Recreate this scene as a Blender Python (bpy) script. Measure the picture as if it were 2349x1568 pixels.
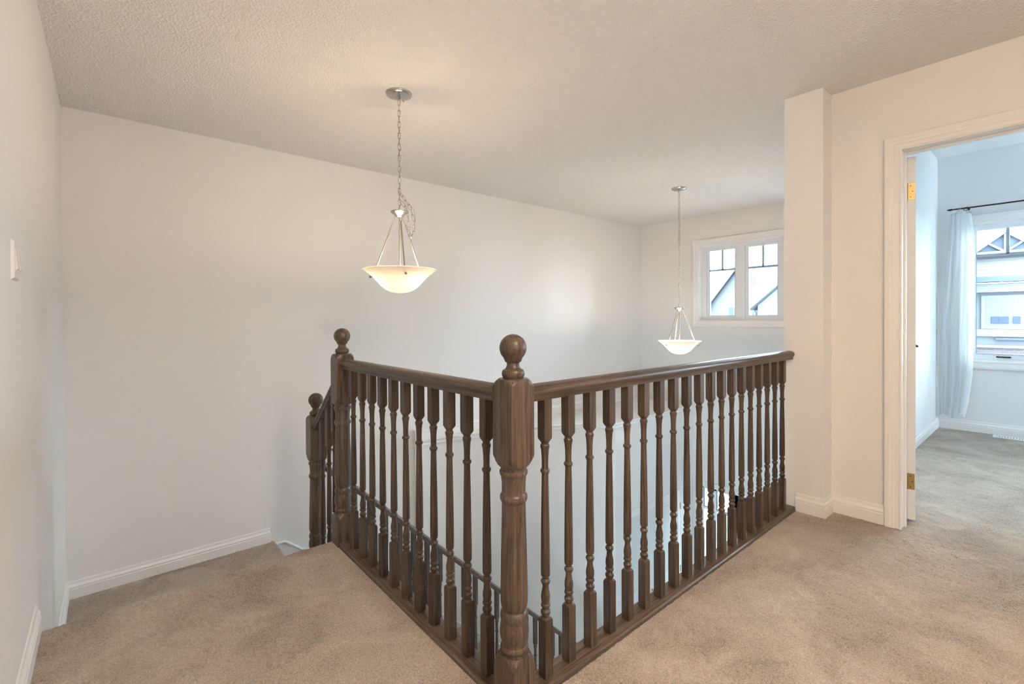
import bpy, bmesh, math, random
import numpy as np
from mathutils import Vector, Matrix

# ------------------------------------------------------------------ reset
for o in list(bpy.data.objects):
    bpy.data.objects.remove(o, do_unlink=True)
scene = bpy.context.scene
COL = scene.collection
R = random.Random(7)

# ------------------------------------------------------------------ camera (x = along the door-wall rail, y = along the short rail)
EYE = Vector((0, 0, 1.1439)); YAW = 0.8616; PITCH = -0.0070; ROLL = -0.0048; FPX = 1077.58; CY = 736.8
fw = Vector((math.cos(YAW), math.sin(YAW), 0)); rt = Vector((math.sin(YAW), -math.cos(YAW), 0)); up = Vector((0, 0, 1))
Fv = fw * math.cos(PITCH) + up * math.sin(PITCH); Uv = -fw * math.sin(PITCH) + up * math.cos(PITCH)
Rv = rt * math.cos(ROLL) + Uv * math.sin(ROLL); U2 = -rt * math.sin(ROLL) + Uv * math.cos(ROLL)
cam = bpy.data.cameras.new('camera'); camo = bpy.data.objects.new('camera', cam); COL.objects.link(camo)
M = Matrix((Rv, U2, -Fv)).transposed().to_4x4(); M.translation = EYE
camo.matrix_world = M
cam.sensor_fit = 'HORIZONTAL'; cam.sensor_width = 36; cam.lens = FPX * 36 / 2349
cam.shift_y = -(784 - CY) / 2349; cam.clip_start = 0.02; cam.clip_end = 300
scene.camera = camo

# ------------------------------------------------------------------ world, exposure
w = bpy.data.worlds.new('sky'); scene.world = w; w.use_nodes = True
bgn = w.node_tree.nodes['Background']
bgn.inputs[0].default_value = (0.72, 0.88, 1.0, 1); bgn.inputs[1].default_value = 12.2
scene.view_settings.view_transform = 'Standard'; scene.view_settings.look = 'None'
scene.view_settings.exposure = 1.33; scene.view_settings.gamma = 1.0
scene.view_settings.use_curve_mapping = False
LAMP1_W, LAMP2_W, HALL_L = 3.1, 4.2, 42
WARM = (1.0, 0.74, 0.50)

HB_ = -1.9
def portal(name, loc, size, rot):
    d = bpy.data.lights.new(name, 'AREA'); d.shape = 'RECTANGLE'; d.size, d.size_y = size
    d.cycles.is_portal = True
    o = bpy.data.objects.new(name, d); COL.objects.link(o); o.location = loc; o.rotation_euler = rot
    return o
# portals only guide sampling of the sky through the glazed openings; they shine no light of their own
portal('window_portal', (5.99, 2.54, 1.58), (1.0, 1.04), (0, math.pi / 2, 0))
portal('window_portal.003', (5.99, 1.53, 1.20), (2.1, .74), (0, math.pi / 2, 0))
portal('window_portal.001', (6.64, -0.65, 1.38), (1.45, 2.55), (0, math.pi / 2, 0))
portal('window_portal.006', (.46, HB_ - .13, 1.55), (.56, .56), (-math.pi / 2, 0, 0))
portal('window_portal.004', (-.35, -.45, -1.8), (1.4, 1.5), (0, -math.pi / 2, 0))
portal('window_portal.005', (4.85, -2.74, 1.27), (2.7, 2.35), (-math.pi / 2, 0, 0))
portal('window_portal.002', (6.0, 2.80, -2.0), (2.0, 0.44), (0, math.pi / 2, 0))

def point_light(name, loc, watts, color, radius, parent=None):
    d = bpy.data.lights.new(name, 'POINT'); d.energy = watts; d.color = color; d.shadow_soft_size = radius
    o = bpy.data.objects.new(name, d); COL.objects.link(o); o.location = loc
    if parent is not None:
        o.parent = parent; o.matrix_parent_inverse = Matrix.Translation(-parent.location)
    return o

# ------------------------------------------------------------------ materials
def mat(name, col, rough=0.6, metal=0.0, spec=0.5):
    m = bpy.data.materials.new(name); m.use_nodes = True
    b = m.node_tree.nodes['Principled BSDF']
    b.inputs['Base Color'].default_value = (*col, 1); b.inputs['Roughness'].default_value = rough
    b.inputs['Metallic'].default_value = metal; b.inputs['Specular IOR Level'].default_value = spec
    return m
def nd(m, t, **kw):
    n = m.node_tree.nodes.new(t)
    for k, v in kw.items():
        if hasattr(n, k): setattr(n, k, v)
        else: n.inputs[k].default_value = v
    return n
def lk(m, a, b): m.node_tree.links.new(a, b)
def bsdf(m): return m.node_tree.nodes['Principled BSDF']
def bump(m, src, strength, dist):
    b = nd(m, 'ShaderNodeBump', Strength=strength, Distance=dist)
    lk(m, src, b.inputs['Height']); lk(m, b.outputs[0], bsdf(m).inputs['Normal']); return b
def coords(m, scale=(1, 1, 1), rand=False):
    tc = nd(m, 'ShaderNodeTexCoord'); mp = nd(m, 'ShaderNodeMapping'); mp.inputs['Scale'].default_value = scale
    lk(m, tc.outputs['Object'], mp.inputs['Vector'])
    if rand:
        oi = nd(m, 'ShaderNodeObjectInfo'); ml = nd(m, 'ShaderNodeVectorMath', operation='SCALE')
        cb = nd(m, 'ShaderNodeCombineXYZ'); 
        lk(m, oi.outputs['Random'], cb.inputs[0]); lk(m, oi.outputs['Random'], cb.inputs[1]); lk(m, oi.outputs['Random'], cb.inputs[2])
        lk(m, cb.outputs[0], ml.inputs[0]); ml.inputs['Scale'].default_value = 37.0
        lk(m, ml.outputs[0], mp.inputs['Location'])
    return mp.outputs[0]
def ramp(m, fac, stops):
    r = nd(m, 'ShaderNodeValToRGB'); e = r.color_ramp.elements
    while len(e) > 1: e.remove(e[-1])
    e[0].position = stops[0][0]; e[0].color = (*stops[0][1], 1)
    for p, c in stops[1:]:
        k = e.new(p); k.color = (*c, 1)
    lk(m, fac, r.inputs[0]); return r.outputs[0]

def wall_paint(name, col):
    m = mat(name, col, 0.72, spec=0.25); v = coords(m)
    n = nd(m, 'ShaderNodeTexNoise', Scale=140.0, Detail=3.0); lk(m, v, n.inputs['Vector'])
    bump(m, n.outputs[0], 0.06, 0.002); return m
M_WALL = wall_paint('wall_paint', (0.84, 0.825, 0.81))
M_BEDWALL = wall_paint('wall_paint_bedroom', (0.83, 0.84, 0.845))
M_CEIL = mat('ceiling_stipple', (0.90, 0.885, 0.87), 0.85, spec=0.2)
v = coords(M_CEIL)
n1 = nd(M_CEIL, 'ShaderNodeTexNoise', Scale=75.0, Detail=5.0, Roughness=0.65); lk(M_CEIL, v, n1.inputs['Vector'])
v1 = nd(M_CEIL, 'ShaderNodeTexVoronoi', Scale=95.0); lk(M_CEIL, v, v1.inputs['Vector'])
mm = nd(M_CEIL, 'ShaderNodeMath', operation='ADD'); lk(M_CEIL, n1.outputs[0], mm.inputs[0]); lk(M_CEIL, v1.outputs[0], mm.inputs[1])
bump(M_CEIL, mm.outputs[0], 0.8, 0.008)
M_TRIM = mat('white_trim_paint', (0.86, 0.85, 0.84), 0.38, spec=0.4)
M_VINYL = mat('white_vinyl', (0.80, 0.83, 0.86), 0.35)
M_DOOR = mat('white_door_paint', (0.78, 0.79, 0.79), 0.4)
M_PLASTIC = mat('white_plastic', (0.78, 0.75, 0.71), 0.35)
M_GRILLE = mat('grey_blue_grille', (0.33, 0.42, 0.50), 0.4)
M_DARK = mat('dark_gasket', (0.03, 0.035, 0.04), 0.5)
M_BRASS = mat('polished_brass', (0.46, 0.33, 0.14), 0.42, metal=1.0)
M_NICKEL = mat('brushed_nickel', (0.50, 0.47, 0.43), 0.24, metal=1.0)
M_IRON = mat('dark_bronze', (0.045, 0.035, 0.032), 0.45, metal=0.6)
M_GREYDOOR = mat('charcoal_door_paint', (0.05, 0.055, 0.06), 0.45)

def wood(name, scale, val=1.18):
    m = mat(name, (0.08, 0.05, 0.03), 0.34, spec=0.45); v = coords(m, scale, True)
    n = nd(m, 'ShaderNodeTexNoise', Scale=1.0, Detail=6.0, Roughness=0.62, Distortion=0.6); lk(m, v, n.inputs['Vector'])
    v2 = coords(m, tuple(s * 3.2 for s in scale), True)
    n2 = nd(m, 'ShaderNodeTexNoise', Scale=1.0, Detail=3.0, Roughness=0.7); lk(m, v2, n2.inputs['Vector'])
    ad = nd(m, 'ShaderNodeMath', operation='MULTIPLY_ADD'); ad.inputs[1].default_value = 0.75
    lk(m, n2.outputs[0], ad.inputs[0]); lk(m, n.outputs[0], ad.inputs[2])
    c = ramp(m, ad.outputs[0], [(0.62, (0.022, 0.0145, 0.0100)), (0.80, (0.064, 0.042, 0.029)), (0.97, (0.106, 0.072, 0.051)), (1.0, (0.120, 0.083, 0.059))])
    oi = nd(m, 'ShaderNodeObjectInfo'); mr = nd(m, 'ShaderNodeMapRange'); mr.inputs['To Min'].default_value = 0.80 * val; mr.inputs['To Max'].default_value = 1.20 * val
    lk(m, oi.outputs['Random'], mr.inputs['Value'])
    hs = nd(m, 'ShaderNodeHueSaturation'); lk(m, mr.outputs[0], hs.inputs['Value']); lk(m, c, hs.inputs['Color'])
    lk(m, hs.outputs[0], bsdf(m).inputs['Base Color'])
    bump(m, ad.outputs[0], 0.22, 0.0015); return m
M_WOODZ = wood('dark_oak_upright', (105, 105, 3.0))
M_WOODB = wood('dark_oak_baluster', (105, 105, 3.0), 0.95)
M_WOODX = wood('dark_oak_along_x', (3.0, 105, 105))
M_WOODY = wood('dark_oak_along_y', (105, 3.0, 105))

def carpet(name, dark, mid, light):
    m = mat(name, mid, 1.0, spec=0.0); v = coords(m)
    n = nd(m, 'ShaderNodeTexNoise', Scale=170.0, Detail=4.0, Roughness=0.75); lk(m, v, n.inputs['Vector'])
    n2 = nd(m, 'ShaderNodeTexNoise', Scale=3.4, Detail=4.0, Roughness=0.6, Distortion=0.8); lk(m, v, n2.inputs['Vector'])
    ad = nd(m, 'ShaderNodeMath', operation='MULTIPLY_ADD'); ad.inputs[1].default_value = 0.55
    lk(m, n2.outputs[0], ad.inputs[0]); lk(m, n.outputs[0], ad.inputs[2])
    c = ramp(m, ad.outputs[0], [(0.50, dark), (0.76, mid), (1.0, light)])
    lk(m, c, bsdf(m).inputs['Base Color'])
    bsdf(m).inputs['Sheen Weight'].default_value = 0.25; bsdf(m).inputs['Sheen Roughness'].default_value = 0.6
    n3 = nd(m, 'ShaderNodeTexNoise', Scale=330.0, Detail=2.0, Roughness=0.8); lk(m, v, n3.inputs['Vector'])
    bump(m, n3.outputs[0], 0.9, 0.006); return m
M_CARPET = carpet('beige_carpet', (0.165, 0.125, 0.092), (0.48, 0.39, 0.312), (0.72, 0.62, 0.52))

def glass(name, tint=(1, 1, 1)):
    m = bpy.data.materials.new(name); m.use_nodes = True; nt = m.node_tree; nt.nodes.clear()
    out = nt.nodes.new('ShaderNodeOutputMaterial'); mx = nt.nodes.new('ShaderNodeMixShader')
    t = nt.nodes.new('ShaderNodeBsdfTransparent'); t.inputs[0].default_value = (*tint, 1)
    g = nt.nodes.new('ShaderNodeBsdfGlossy'); g.inputs['Roughness'].default_value = 0.02
    lw = nt.nodes.new('ShaderNodeFresnel'); lw.inputs[0].default_value = 1.4
    nt.links.new(lw.outputs[0], mx.inputs[0]); nt.links.new(t.outputs[0], mx.inputs[1]); nt.links.new(g.outputs[0], mx.inputs[2])
    nt.links.new(mx.outputs[0], out.inputs[0]); return m
M_GLASS = glass('window_glass', (0.95, 0.985, 1.0))

def two_sided(name, col, trans, tfac, transp=0.0):
    m = bpy.data.materials.new(name); m.use_nodes = True; nt = m.node_tree; nt.nodes.clear()
    out = nt.nodes.new('ShaderNodeOutputMaterial'); mx = nt.nodes.new('ShaderNodeMixShader')
    d = nt.nodes.new('ShaderNodeBsdfDiffuse'); d.inputs[0].default_value = (*col, 1)
    t = nt.nodes.new('ShaderNodeBsdfTranslucent'); t.inputs[0].default_value = (*trans, 1)
    mx.inputs[0].default_value = tfac
    nt.links.new(d.outputs[0], mx.inputs[1]); nt.links.new(t.outputs[0], mx.inputs[2])
    last = mx
    if transp:
        m2 = nt.nodes.new('ShaderNodeMixShader'); m2.inputs[0].default_value = transp
        tr = nt.nodes.new('ShaderNodeBsdfTransparent')
        nt.links.new(mx.outputs[0], m2.inputs[1]); nt.links.new(tr.outputs[0], m2.inputs[2]); last = m2
    nt.links.new(last.outputs[0], out.inputs[0]); return m
M_BOWL = two_sided('frosted_alabaster_glass', (0.85, 0.82, 0.76), (0.17, 0.16, 0.138), 0.5)
M_RIM = two_sided('frosted_glass_rim', (0.9, 0.88, 0.84), (0.9, 0.86, 0.78), 0.6)
M_DOME = mat('added_lamp_glass', (0.9, 0.88, 0.85), 0.3); bsdf(M_DOME).inputs['Emission Color'].default_value = (1.0, 0.775, 0.57, 1); bsdf(M_DOME).inputs['Emission Strength'].default_value = HALL_L
M_CURTAIN = two_sided('sheer_white_fabric', (0.88, 0.91, 0.93), (0.90, 0.93, 0.95), 0.40, 0.14)

# ------------------------------------------------------------------ geometry helpers
class MB:
    def __init__(s): s.v = []; s.f = []
    def add(s, vs, fs):
        k = len(s.v); s.v += [tuple(q) for q in vs]; s.f += [tuple(i + k for i in q) for q in fs]; return s
    def box(s, x0, x1, y0, y1, z0, z1):
        return s.add([(x0, y0, z0), (x1, y0, z0), (x1, y1, z0), (x0, y1, z0), (x0, y0, z1), (x1, y0, z1), (x1, y1, z1), (x0, y1, z1)],
                     [(3, 2, 1, 0), (4, 5, 6, 7), (0, 1, 5, 4), (1, 2, 6, 5), (2, 3, 7, 6), (3, 0, 4, 7)])
    def prism(s, pts, z0, z1):
        n = len(pts); s.add([(x, y, z0) for x, y in pts] + [(x, y, z1) for x, y in pts],
              [tuple(range(n - 1, -1, -1)), tuple(range(n, 2 * n))] + [(i, (i + 1) % n, n + (i + 1) % n, n + i) for i in range(n)]); return s
    def sweep(s, path, prof, n, closed=False):
        P = [Vector(q) for q in path]; n = Vector(n).normalized(); k = len(P); m = len(prof)
        seg = [(P[(i + 1) % k] - P[i]).normalized() for i in range(k if closed else k - 1)]
        vs = []
        for i in range(k):
            if closed: t1, t2 = seg[i - 1], seg[i]
            else: t1 = seg[max(i - 1, 0)]; t2 = seg[min(i, k - 2)]
            o1, o2 = n.cross(t1), n.cross(t2)
            mv = (o1 + o2) / (1 + o1.dot(o2))
            vs += [P[i] + mv * a + n * b for a, b in prof]
        fs = []
        for i in range(k if closed else k - 1):
            j = (i + 1) % k
            fs += [(i * m + q, i * m + (q + 1) % m, j * m + (q + 1) % m, j * m + q) for q in range(m)]
        if not closed: fs += [tuple(range(m - 1, -1, -1)), tuple((k - 1) * m + q for q in range(m))]
        return s.add(vs, fs)
    def tube(s, pts, r, n=8, caps=True):
        P = [Vector(q) for q in pts]; k = len(P); vs = []; prev = None
        rs = r if isinstance(r, (list, tuple)) else [r] * k
        for i in range(k):
            t = (P[min(i + 1, k - 1)] - P[max(i - 1, 0)]).normalized()
            if prev is None: a = t.orthogonal().normalized()
            else:
                a = (prev - t * prev.dot(t)); a = a.normalized() if a.length > 1e-6 else t.orthogonal().normalized()
            prev = a; b = t.cross(a)
            vs += [P[i] + (a * math.cos(2 * math.pi * q / n) + b * math.sin(2 * math.pi * q / n)) * rs[i] for q in range(n)]
        fs = [(i * n + q, i * n + (q + 1) % n, (i + 1) * n + (q + 1) % n, (i + 1) * n + q) for i in range(k - 1) for q in range(n)]
        if caps: fs += [tuple(range(n - 1, -1, -1)), tuple((k - 1) * n + q for q in range(n))]
        return s.add(vs, fs)
    def lathe(s, prof, cx=0, cy=0, n=32, clip=None, caps=True):
        vs = []
        for z, r in prof:
            for q in range(n):
                a = 2 * math.pi * q / n; c, d = math.cos(a), math.sin(a)
                rr = r if clip is None else min(r, clip / max(abs(c), abs(d)))
                vs.append((cx + rr * c, cy + rr * d, z))
        k = len(prof)
        fs = [(i * n + q, i * n + (q + 1) % n, (i + 1) * n + (q + 1) % n, (i + 1) * n + q) for i in range(k - 1) for q in range(n)]
        if caps: fs += [tuple(range(n - 1, -1, -1)), tuple((k - 1) * n + q for q in range(n))]
        return s.add(vs, fs)
    def mesh(s, name, smooth=None):
        me = bpy.data.meshes.new(name); me.from_pydata(s.v, [], s.f); me.update()
        b = bmesh.new(); b.from_mesh(me); bmesh.ops.recalc_face_normals(b, faces=b.faces); b.to_mesh(me); b.free()
        if smooth is not None:
            me.polygons.foreach_set('use_smooth', [True] * len(me.polygons))
            me.set_sharp_from_angle(angle=math.radians(smooth))
        return me
    def build(s, name, m, parent=None, smooth=None):
        return link(name, s.mesh(name, smooth), m, parent)

def link(name, me, m, parent=None, loc=None):
    o = bpy.data.objects.new(name, me); COL.objects.link(o)
    if m is not None and len(me.materials) == 0: me.materials.append(m)
    if loc is not None: o.location = loc
    if parent is not None:
        o.parent = parent
        root = parent
        off = Vector((0, 0, 0))
        while root is not None:
            off += root.location; root = root.parent
        o.matrix_parent_inverse = Matrix.Translation(-off) if parent.parent is None else Matrix.Translation(-parent.location)
    return o
def thing(name, label, cat, loc, group=None):
    e = bpy.data.objects.new(name, None); COL.objects.link(e); e.location = loc; e.empty_display_size = 0.05
    e['label'] = label; e['category'] = cat
    if group: e['group'] = group
    return e
def tag(o, label, cat, group=None):
    o['label'] = label; o['category'] = cat
    if group: o['group'] = group
    return o
def struct(o): o['kind'] = 'structure'; return o
def part_of(o, parent):          # world-space mesh under an empty or mesh whose own origin may be anywhere
    o.parent = parent; o.matrix_parent_inverse = Matrix.Identity(4); return o
def box(name, d, m, parent=None): return MB().box(*d).build(name, m, parent)

# ------------------------------------------------------------------ measures of the place
CE = 2.44; UL = -0.2116; VF = 3.9346; UB = 5.80; UC = 3.076; UD = 3.223; VC1 = 1.074; VC2 = 0.873
ZL = -0.558; VN = 2.456; ZM = -3.03; UW = 6.484; VBL = 0.82; CB = 2.757; HB = -1.9
BASE = [(0, 0), (.015, 0), (.015, .058), (.0115, .062), (.0135, .066), (.0135, .073), (.0095, .081), (.006, .086), (.006, .094), (.004, .103), (.0, .105)]
CASE = [(0, 0), (0, .011), (.006, .015), (.012, .012), (.030, .012), (.034, .016), (.046, .017), (.052, .021), (.070, .021), (.076, .016), (.076, 0)]

# ------------------------------------------------------------------ walls
def wall_x(name, x0, x1, y0, y1, z0, z1, holes, m):
    ys = sorted({y0, y1, *[h[0] for h in holes], *[h[1] for h in holes]}); zs = sorted({z0, z1, *[h[2] for h in holes], *[h[3] for h in holes]})
    b = MB()
    for a, c in zip(ys[:-1], ys[1:]):
        run = None
        for d, e in zip(zs[:-1], zs[1:]):
            my, mz = (a + c) / 2, (d + e) / 2
            if any(h[0] < my < h[1] and h[2] < mz < h[3] for h in holes):
                if run: b.box(x0, x1, a, c, *run); run = None
            else: run = (run[0], e) if run else (d, e)
        if run: b.box(x0, x1, a, c, *run)
    return struct(b.build(name, m))
LOW_FILL_WIN = (-1.2, .3, -2.5, -1.1)  # unseen lower-floor window, added to bring daylight onto the foyer walls
wall_x('wall_left', UL - .12, UL, HB - .12, VF + .12, ZM, CE, [LOW_FILL_WIN], M_WALL)
lwn = bpy.data.objects.new('window_4', None); COL.objects.link(lwn); lwn.location = (UL, -.45, -2.6); struct(lwn)
b = MB()
for q in ((-1.2, -1.15, -2.5, -1.1), (.25, .3, -2.5, -1.1), (-.49, -.41, -2.45, -1.15), (-1.15, .25, -2.5, -2.45), (-1.15, .25, -1.15, -1.1)): b.box(UL - .09, UL - .03, *q)
b.build('frame', M_VINYL, lwn)
for q in ((-1.15, -.49), (-.41, .25)): MB().box(UL - .065, UL - .060, q[0], q[1], -2.45, -1.15).build('pane', M_GLASS, lwn)
struct(box('wall_far', (UL, UB + .15, VF, VF + .12, ZM, CE), M_WALL))
W1 = (2.03, 3.05, 1.10, 2.062)
W1_FILL = (1.16, 1.90, .15, 2.25)  # extra window hidden by the column, added for more stairwell daylight
SIDE = (2.62, 3.02, ZM, -1.03); FDOOR = (1.64, 2.56, ZM, -1.03)
wall_x('wall_back', UB, UB + .15, VC1, VF, ZM, CE, [W1, W1_FILL, SIDE, FDOOR], M_WALL)
struct(box('wall_right', (UC, UW + .12, VC2, VC1, -.32, CB), M_WALL))
struct(box('wall_bedroom_left', (UD + .117, UW + .12, VBL, VC2, -.3, CB), M_BEDWALL))
DOOR = (-0.25, 0.562, -0.02, 2.042)
wall_x('wall_door', UD, UD + .117, HB, VC2, -.32, CB, [DOOR], M_WALL)
REAR_FILL_WIN = [(.18, .74, 1.27, 1.83)]  # unseen opening added behind the viewpoint for frontal daylight
def wall_y(name, y0, y1, x0, x1, z0, z1, holes, m):
    xs = sorted({x0, x1, *[h[0] for h in holes], *[h[1] for h in holes]}); zs = sorted({z0, z1, *[h[2] for h in holes], *[h[3] for h in holes]})
    b = MB()
    for a, c in zip(xs[:-1], xs[1:]):
        for d, e in zip(zs[:-1], zs[1:]):
            mx, mz = (a + c) / 2, (d + e) / 2
            if not any(h[0] < mx < h[1] and h[2] < mz < h[3] for h in holes): b.box(a, c, y0, y1, d, e)
    return struct(b.build(name, m))
wall_y('wall_behind', HB - .12, HB, UL - .12, UB + .15, ZM, CE, REAR_FILL_WIN, M_WALL)
for i_, (xa, xb, za, zb, yq) in enumerate([q + (HB,) for q in REAR_FILL_WIN] + [(3.5, 6.2, .10, 2.45, -2.6)]):  # hall rear and bedroom side windows: both unseen, added as daylight fill
    wo = bpy.data.objects.new('window_%d' % (i_ + 5), None); COL.objects.link(wo); wo.location = ((xa + xb) / 2, yq, za); struct(wo)
    b = MB(); xm = (xa + xb) / 2
    for q in ((xa, xa + .05, za, zb), (xb - .05, xb, za, zb), (xm - .04, xm + .04, za, zb), (xa, xb, za, za + .05), (xa, xb, zb - .05, zb)): b.box(q[0], q[1], yq - .09, yq - .03, q[2], q[3])
    b.build('frame', M_VINYL, wo)
    for q in ((xa + .05, xm - .04), (xm + .04, xb - .05)): MB().box(q[0], q[1], yq - .065, yq - .060, za + .05, zb - .05).build('pane', M_GLASS, wo)
struct(box('wall_foyer_right', (UB, UB + .15, HB, VC1, ZM, -.3), M_WALL))
W2 = (-1.845, 0.60, 0.70, 2.06)
wall_x('wall_window', UW, UW + .15, -2.6, VBL, -.3, CB, [W2], M_BEDWALL)
wall_y('wall_bedroom_right', -2.72, -2.6, UD + .117, UW + .15, -.3, CB, [(3.5, 6.2, .10, 2.45)], M_BEDWALL)  # opening for the added side window that brightens the bedroom
struct(box('wall_bedroom_front', (UD + .117, UD + .12, -2.6, DOOR[0], 0, CB), M_BEDWALL))
struct(MB().prism([(UL - .12, HB - .12), (UD + .06, HB - .12), (UD + .06, VC2 + .1), (UB + .15, VC2 + .1), (UB + .15, VF + .12), (UL - .12, VF + .12)], CE, CE + .1).build('ceiling', M_CEIL))
struct(box('ceiling_bedroom', (UD + .117, UW + .15, -2.72, VC1, CB, CB + .1), M_BEDWALL))

# curved lower wall with a ledge at floor level
CURVE = [(2.155, 3.897), (2.30, 3.897), (2.40, 3.889), (2.54, 3.860), (2.71, 3.810), (2.90, 3.752), (3.14, 3.675), (3.375, 3.598), (3.59, 3.520), (3.70, 3.470), (3.83, 3.400), (3.94, 3.325), (4.03, 3.250), (4.095, 3.180), (4.14, 3.12)]
def smooth_curve(pts, n=48):
    x = np.array([q[0] for q in pts]); y = np.array([q[1] for q in pts])
    s = np.r_[0, np.cumsum(np.hypot(np.diff(x), np.diff(y)))]; t = np.linspace(0, s[-1], n)
    xs, ys = np.interp(t, s, x), np.interp(t, s, y)
    for _ in range(6):
        xs[1:-1] = (xs[:-2] + 2 * xs[1:-1] + xs[2:]) / 4; ys[1:-1] = (ys[:-2] + 2 * ys[1:-1] + ys[2:]) / 4
    return list(zip(xs.tolist(), ys.tolist()))
CV = smooth_curve(CURVE)
plan = CV + [(UB, 3.12), (UB, VF), (CV[0][0], VF)]
lw_ = MB().prism(plan, ZM, 0.0).build('wall_lower', M_WALL, None, 30); struct(lw_)
def vwall(u):
    if u < CV[0][0]: return VF
    for (a, b), (c, d) in zip(CV[:-1], CV[1:]):
        if a <= u <= c: return b + (d - b) * (u - a) / max(c - a, 1e-6)
    return 3.12
# ledge moulding along the curved edge (profile hangs below the ledge, proud of the wall)
LEDGE = [(0, 0.0), (.020, 0.0), (.022, -.006), (.018, -.016), (.013, -.030), (.016, -.036), (.016, -.048), (.008, -.060), (.006, -.072), (0, -.074)]
path = [(x, y, 0.002) for x, y in reversed(CV + [(UB, 3.12)])]
struct(MB().sweep(path, LEDGE, (0, 0, 1)).build('trim_1', M_TRIM, None, 25))
path = [(x, y, 0.002) for x, y in CV + [(UB, 3.12)]]
# ledge baseboard on the far wall and a return at its start
struct(MB().sweep([(UB, VF, 0), (CV[0][0], VF, 0)], BASE, (0, 0, 1)).build('baseboard_ledge', M_TRIM, None, 25))
struct(box('trim_2', (CV[0][0] - .012, CV[0][0], 3.872, VF, -.076, .106), M_TRIM))

# ------------------------------------------------------------------ carpeted floors (real pile relief)
rng = np.random.default_rng(3)
def noise2(ny, nx, cell, amp):
    gy, gx = int(ny / cell) + 3, int(nx / cell) + 3
    g = rng.standard_normal((gy, gx)); yy = np.arange(ny) / cell; xx = np.arange(nx) / cell
    y0 = yy.astype(int); x0 = xx.astype(int); fy = (yy - y0)[:, None]; fx = (xx - x0)[None, :]
    fy = fy * fy * (3 - 2 * fy); fx = fx * fx * (3 - 2 * fx)
    a = g[y0][:, x0]; b = g[y0][:, x0 + 1]; c = g[y0 + 1][:, x0]; d = g[y0 + 1][:, x0 + 1]
    return amp * ((a * (1 - fx) + b * fx) * (1 - fy) + (c * (1 - fx) + d * fx) * fy)
def carpet_strip(name, P, N, W0, W1_, axis, step, m, amp=1.0, parent=None):
    """sheet of carpet: profile points P (list of (s,z)) with normals N, swept from W0 to W1_ along the other axis"""
    nw = max(2, int((W1_ - W0) / step) + 1); ww = np.linspace(W0, W1_, nw); P = np.array(P); N = np.array(N); k = len(P)
    h = noise2(k, nw, 1.3, 0.0019 * amp) + noise2(k, nw, 5.0, 0.0011 * amp) - .001 * amp
    em = np.ones((k, nw)); em[:2] = 0; em[:, :2] = 0; em[:, -2:] = 0; em[-1:] = 0; h = h * em
    S = P[:, 0][:, None] + h * N[:, 0][:, None]; Z = P[:, 1][:, None] + h * N[:, 1][:, None]
    Wd = np.repeat(ww[None, :], k, 0) + noise2(k, nw, 1.0, 0.0008 * amp) * em
    X, Y = (S, Wd) if axis == 'x' else (Wd, S)
    co = np.stack([X, Y, Z], -1).reshape(-1, 3)
    i = np.arange(k - 1)[:, None] * nw + np.arange(nw - 1)[None, :]
    q = np.stack([i, i + 1, i + 1 + nw, i + nw], -1).reshape(-1, 4)
    if axis == 'x': q = q[:, ::-1]
    me = bpy.data.meshes.new(name); me.from_pydata(co.tolist(), [], q.tolist()); me.update()
    me.polygons.foreach_set('use_smooth', [True] * len(me.polygons))
    return link(name, me, m, parent)
def flat(s0, s1, z, step):
    n = max(2, int(abs(s1 - s0) / step) + 1)
    return [(s0 + (s1 - s0) * i / (n - 1), z) for i in range(n)], [(0, 1)] * n
def nosed(s0, s1, z, zbot, step, r=0.022, under=0.02):
    P, N = flat(s0, s1 - r, z, step)
    for i in range(1, 11):
        a = math.pi / 2 * i / 10 * 1.3; P.append((s1 - r + r * math.sin(a), z - r + r * math.cos(a))); N.append((math.sin(a), math.cos(a)))
    sx, zz = P[-1]; n = max(2, int((zz - zbot) / (step * 2)))
    for i in range(1, n + 1):
        f = i / n; P.append((sx - under * min(1, f * 4), zz + (zbot - zz) * f)); N.append((1, 0))
    return P, N
fl = box('floor', (UL, UD + .117, HB, 1.02, -.32, -.012), M_WALL); struct(fl)
struct(box('floor_landing_edge', (UL, .93, 1.02, VN - .03, -.32, -.012), M_WALL))
struct(box('floor_void_edge', (.93, UC, 1.02, 1.082, -.32, -.012), M_WALL))
P, N = nosed(1.0, VN, 0.0, -.185, .0055)
struct(carpet_strip('floor_carpet_stairhead', P, N, UL, .868, 'y', .0055, M_CARPET))
P, N = flat(-.2, 1.014, 0.0, .0065)
struct(carpet_strip('floor_carpet_hall', P, N, UL, UD + .06, 'y', .0065, M_CARPET))
P, N = flat(HB, -.195, 0.0, .05)
struct(carpet_strip('floor_carpet_rear', P, N, UL, UD + .06, 'y', .05, M_CARPET, .2))
struct(box('floor_bedroom', (UD + .05, UW, -2.6, VBL, -.3, -.008), M_BEDWALL))
P, N = flat(-.35, VBL, 0.0, .012)
struct(carpet_strip('floor_carpet_bedroom', P, N, UD + .06, UW, 'y', .012, M_CARPET))
P, N = flat(-2.6, -.345, 0.0, .05)
struct(carpet_strip('floor_carpet_bedroom_rear', P, N, UD + .06, UW, 'y', .05, M_CARPET, .2))
M_TILE = mat('foyer_tile', (0.55, 0.52, 0.48), 0.35)
v = coords(M_TILE, (1, 1, 1)); br = nd(M_TILE, 'ShaderNodeTexBrick', Scale=1.0); br.offset = 0.0
br.inputs['Color1'].default_value = (.58, .55, .50, 1); br.inputs['Color2'].default_value = (.54, .51, .47, 1); br.inputs['Mortar'].default_value = (.35, .33, .30, 1)
br.inputs['Brick Width'].default_value = .33; br.inputs['Row Height'].default_value = .33; br.inputs['Mortar Size'].default_value = .006
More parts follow.
